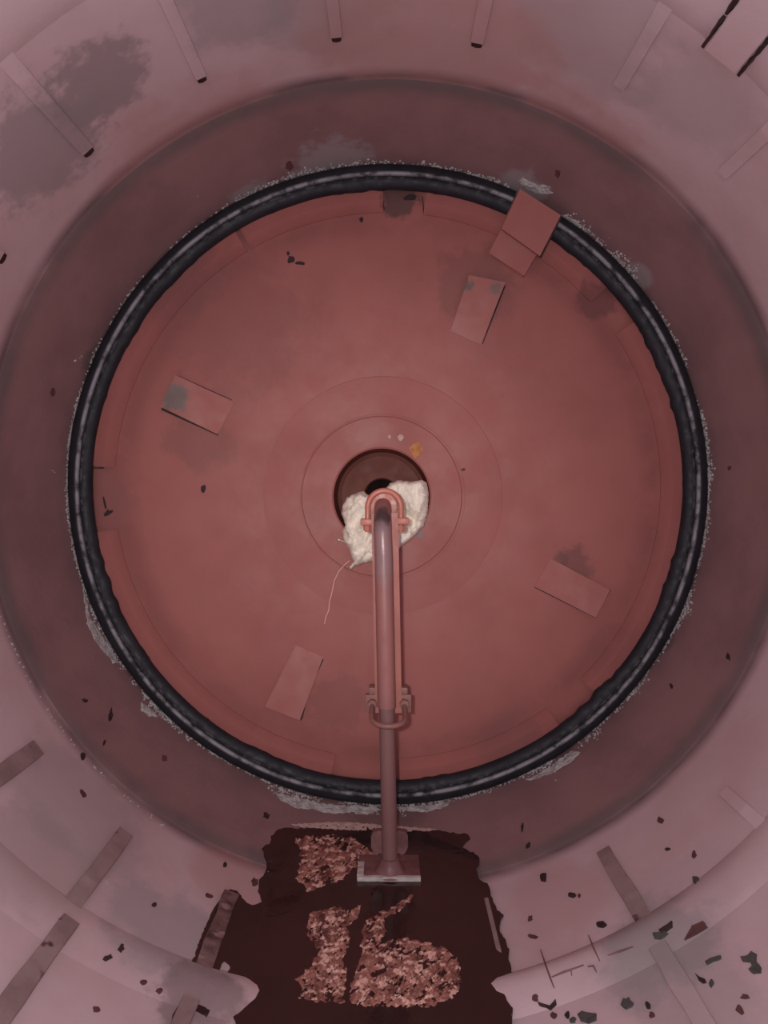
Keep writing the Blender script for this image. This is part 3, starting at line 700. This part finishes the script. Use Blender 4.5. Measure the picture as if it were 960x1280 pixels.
# ------------------------------------------------------------------ flakes of rust and paint
def flake(name, px, py, w, h, rot, mat, label, seed, thick=.002, spiky=.35):
    rnd = random.Random(seed); n = rnd.randint(8, 11); P = []
    for i in range(n):
        a = 2*PI*i/n; r = 1+rnd.uniform(-spiky, spiky)
        x, y = math.cos(a)*w/2*r, math.sin(a)*h/2*r; c, s = math.cos(rot), math.sin(rot)
        P.append((px+x*c-y*s, py+x*s+y*c))
    v, f = slab(P, thick, 0)
    return tag(link(name, v, f, mat, sharp=20), label, 'flake', 'loose flakes of rust and paint')
def flakepoly(name, P, mat, label, thick=.002):
    v, f = slab(rough_poly(P, 3, .8, .5, 5), thick, 0)
    return tag(link(name, v, f, mat, sharp=20), label, 'flake', 'loose flakes of rust and paint')
FL = [
 # on the shell floor, right
 (679, 1097, 8, 13, .1, 'flake', 'sharp black flake right of the puddle, below the rim'),
 (715, 1120, 9, 6, 0, 'flake', 'dark oval flake above the thin pink ridge, right of the puddle'),
 (724, 1120, 4, 5, 0, 'flake_brown', 'tiny brown flake touching the dark oval flake right of the puddle'),
 (752, 1156, 11, 7, .1, 'flake', 'dark oval flake left of the grey bar'),
 (666, 1171, 11, 6, .1, 'flake_brown', 'flat brown flake nearest the right edge of the puddle'),
 (663, 1149, 6, 8, .3, 'flake_brown', 'small brown flake above the flat one near the puddle edge'),
 (793, 1116, 6, 8, .4, 'flake', 'small dark flake just right of the grey bar'),
 (788, 1109, 4, 6, .4, 'flake_brown', 'smaller brown flake just above it beside the grey bar'),
 (870, 1100, 7, 9, .2, 'flake_grey', 'small grey flake alone on the right shell wall'),
 (826, 1026, 9, 9, .5, 'flake_brown', 'brown flake below the right side of the rim'),
 (835, 1062, 6, 3, -.2, 'flake', 'tiny dark flake below the brown flake on the right'),
 (868, 1069, 5, 11, .1, 'flake_brown', 'narrow upright brown flake on the right shell wall'),
 (784, 1255, 14, 15, 0, 'flake_grey', 'round grey flake at the bottom, between puddle and bar'),
 (810, 1257, 6, 11, -.2, 'flake', 'narrow dark flake right of the round grey flake'),
 (815, 1269, 8, 7, .5, 'flake_brown', 'small brown flake under the narrow dark flake'),
 (851, 1243, 7, 14, -.3, 'flake', 'long dark flake lying on the bar at the bottom right'),
 (669, 1248, 9, 8, 0, 'flake_brown', 'brown flake on the hoop right of the puddle'),
 (693, 1270, 9, 7, .2, 'flake_brown', 'brown flake at the bottom edge below the hoop'),
 (709, 1270, 7, 8, .4, 'flake', 'dark flake left of the big blue grey flake at the bottom edge'),
 (716, 1276, 8, 6, .2, 'flake_grey', 'small grey flake touching the big one at the bottom edge'),
 (932, 1246, 11, 6, -.1, 'flake_brown', 'flat brown flake at the lower right corner'),
 (925, 1262, 9, 14, -.3, 'flake_brown', 'blurred oval brown flake below the flat one at the lower right corner'),
 (890, 1230, 5, 8, .2, 'flake_grey', 'small grey flake right of the tailed flake'),
 (617, 1254, 13, 7, -.1, 'flake', 'dark flake lying on the right end of the hoop'),
 # lower left
 (151, 1186, 8, 8, .3, 'flake', 'dark round flake between the left bars and the puddle'),
 (134, 1198, 12, 6, -.4, 'flake', 'dark pointed flake beside the round one at the lower left'),
 (179, 1228, 9, 7, .2, 'flake_brown', 'brown flake below the pointed flake at the lower left'),
 (198, 1239, 9, 7, -.2, 'flake_brown', 'brown flake right of and below its neighbour at the lower left'),
 (75, 1151, 5, 6, 0, 'flake_brown', 'small brown flake in the gap between two lengths of grey bar'),
 (107, 1113, 7, 8, .3, 'flake', 'dark flake lying on the long grey bar'),
 (103, 946, 6, 8, .2, 'flake', 'small black flake just below the left side of the rim'),
 (104, 993, 6, 11, -.5, 'flake_brown', 'slanted brown flake right of the short grey bar'),
 (193, 1132, 6, 6, 0, 'flake', 'small dark flake left of the wet bar'),
 (262, 1120, 10, 5, .3, 'flake_brown', 'brown flake above the wet bar'),
 (318, 1103, 8, 9, 0, 'flake_brown', 'brown flake at the upper left edge of the puddle'),
 (120, 1262, 10, 7, .3, 'flake_brown', 'brown smudged flake at the bottom edge, lower left'),
 # on the rim band
 (333, 1020, 8, 7, 0, 'flake', 'black flake on the rim left of the pipe'),
 (281, 1082, 6, 6, 0, 'flake', 'small black flake on the rim seam above the wet bar'),
 (205, 948, 7, 8, 0, 'flake_brown', 'brown spot on the lower left rim'),
 (138, 894, 4, 15, .1, 'flake', 'long thin black flake on the lower left rim'),
 (130, 929, 3, 6, .2, 'flake', 'thin black speck under the long thin flake on the rim'),
 (106, 876, 6, 4, .4, 'flake', 'tiny black flake high on the lower left rim'),
 (653, 1035, 3, 10, .1, 'flake', 'thin upright black flake on the rim right of the pipe'),
 (660, 1058, 4, 9, .5, 'flake', 'thin slanted black flake below the upright one right of the pipe'),
 (911, 821, 5, 9, -.1, 'flake', 'small black flake on the right rim'),
 (840, 858, 3, 7, -.3, 'flake', 'tiny black flake on the lower right rim'),
 (697, 217, 8, 10, 0, 'flake_brown', 'dark red spot on the rim above the step bracket'),
 (362, 208, 8, 11, .1, 'flake_brown', 'dark red spot on the upper left rim'),
 (65, 490, 6, 9, 0, 'flake_brown', 'dark red spot on the left rim'),
 (912, 585, 6, 8, .4, 'flake_brown', 'dark red spot on the right rim'),
 # on the end cover
 (363, 325, 8, 10, .5, 'flake', 'black chip on the upper left of the end cover'),
 (375, 329, 10, 4, .1, 'flake', 'thin black chip beside the black chip on the upper left of the cover'),
 (360, 317, 4, 6, .2, 'flake', 'smallest black chip above the others on the upper left of the cover'),
 (452, 275, 5, 5, .2, 'flake', 'tiny black speck near the top of the cover'),
 (254, 611, 5, 11, .2, 'flake', 'small hooked black chip left of the hole'),
 (135, 641, 11, 6, -.5, 'flake', 'black chip at the far left of the cover by the ring'),
 (131, 628, 2, 16, -.2, 'flake', 'hair thin black scratch chip at the far left of the cover'),
 (799, 780, 9, 6, -.6, 'flake', 'black chip at the lower right of the cover by the ring'),
 (793, 785, 5, 4, -.6, 'flake', 'smaller black chip next to the one at the lower right of the cover'),
 (220, 366, 6, 10, -.4, 'flake', 'black crumb hanging inside the upper left of the ring'),
 (521, 562, 15, 17, .2, 'flake_gold', 'ochre rust spot above right of the central hole'),
 (501, 547, 7, 6, 0, 'flake_pale', 'pale pink chip left of the ochre rust spot'),
 (487, 546, 3, 3, 0, 'flake_pale', 'tiny pale pink chip, furthest left above the hole'),
 (579, 587, 5, 3, -.3, 'flake_brown', 'tiny brown chip right of the hub ring'),
 (511, 247, 16, 8, -.1, 'flake', 'dark crusted patch inside the top of the ring'),
]
for i, (px, py, w, h, r, m, lab) in enumerate(FL):
    flake('rust_flake', px, py, w, h, r, m, lab, 100+i, thick=.0012 if m in ('flake_brown', 'flake_gold', 'flake_pale') else .0022)
flakepoly('rust_flake', [(926, 1197), (934, 1196), (940, 1190), (946, 1194), (946, 1202), (952, 1210), (952, 1217), (942, 1218), (936, 1213), (941, 1208), (938, 1203), (929, 1203)], 'flake_grey', 'large hooked dark grey flake at the lower right')
flakepoly('rust_flake', [(869, 1217), (875, 1222), (882, 1225), (884, 1229), (879, 1230), (874, 1226)], 'flake', 'tailed dark flake right of the bar at the lower right')
flakepoly('rust_flake', [(882, 1203), (890, 1198), (902, 1195), (902, 1199), (892, 1203), (884, 1207)], 'flake_grey', 'long grey flake left of the hooked flake')
flakepoly('rust_flake', [(856, 1176), (866, 1158), (880, 1152), (885, 1160), (872, 1168)], 'flake_brown', 'wedge shaped brown stain flake right of the hoop crossing')
flakepoly('rust_flake', [(824, 1163), (841, 1152), (841, 1160), (834, 1165), (826, 1168)], 'flake', 'triangular dark flake at the hoop crossing on the right')
flakepoly('rust_flake', [(816, 1167), (832, 1165), (836, 1168), (826, 1175), (819, 1174)], 'flake_grey', 'grey flake under the triangular flake at the hoop crossing')
flakepoly('rust_flake', [(722, 1269), (728, 1265), (736, 1267), (746, 1268), (746, 1276), (736, 1280), (726, 1277)], 'flake_grey', 'big blue grey flake at the bottom edge')
flakepoly('rust_flake', [(672, 1253), (680, 1256), (688, 1258), (695, 1250), (696, 1256), (689, 1263), (682, 1260), (674, 1257)], 'flake', 'jagged dark flake beneath the thin pink ridge')
# thin raised ridge (old weld bead) on the floor right of the puddle
rd = empty('weld_ridge', hit(712, 1210)); tag(rd, 'thin broken pink weld ridge on the shell floor right of the puddle', 'ridge')
for P in ([(676, 1188), (682, 1206), (687, 1220), (693, 1236)], [(690, 1222), (705, 1216), (730, 1207)], [(736, 1170), (742, 1185), (750, 1202)], [(735, 1209), (742, 1208), (746, 1216)], [(714, 1214), (715, 1220)], [(760, 1195), (775, 1190), (792, 1184)]):
    pts = [hit(*p)+nrm(hit(*p))*.001 for p in P]
    v, f = tube(pts, .0014, 8, rf=lambda s: .0006+.0009*math.sin(PI*min(.95, max(.05, s)))); link('bead', v, f, 'bead', rd)

# ------------------------------------------------------------------ light
def light(name, kind, loc, power, color, **kw):
    l = bpy.data.lights.new(name, kind); l.energy = power; l.color = color
    for k_, v_ in kw.items(): setattr(l, k_, v_)
    o = bpy.data.objects.new(name, l); COL.objects.link(o); o.location = loc
    return o
fl = light('flash', 'SPOT', (-.036, 0.0, ZA+.022), 19, (1, .97, .96), spot_size=math.radians(165), spot_blend=.25, shadow_soft_size=.003)
fl.rotation_euler = (PI/2, 0, 0)
cover_fill = light('cover_fill', 'SPOT', (-.05, 0.0, ZA+.03), 22, (1, .95, .90), spot_size=math.radians(48), spot_blend=1.0, shadow_soft_size=.004)  # added spot to brighten the middle of the cover, no lamp there
cover_fill.rotation_euler = (PI/2-math.radians(3.5), 0, math.radians(1))
# daylight coming in through the manhole behind the photographer
dl = light('manhole_daylight', 'AREA', (0, -.86, ZA), 5, (.88, .93, 1.0), shape='DISK', size=.55)
dl.rotation_euler = (PI/2, 0, 0)
w = bpy.data.worlds.new('world'); scene.world = w; w.use_nodes = True
w.node_tree.nodes['Background'].inputs[0].default_value = (.6, .68, .8, 1); w.node_tree.nodes['Background'].inputs[1].default_value = .3
scene.view_settings.view_transform = 'Standard'; scene.view_settings.look = 'None'
scene.view_settings.exposure = 0; scene.view_settings.gamma = 1; scene.view_settings.use_curve_mapping = False
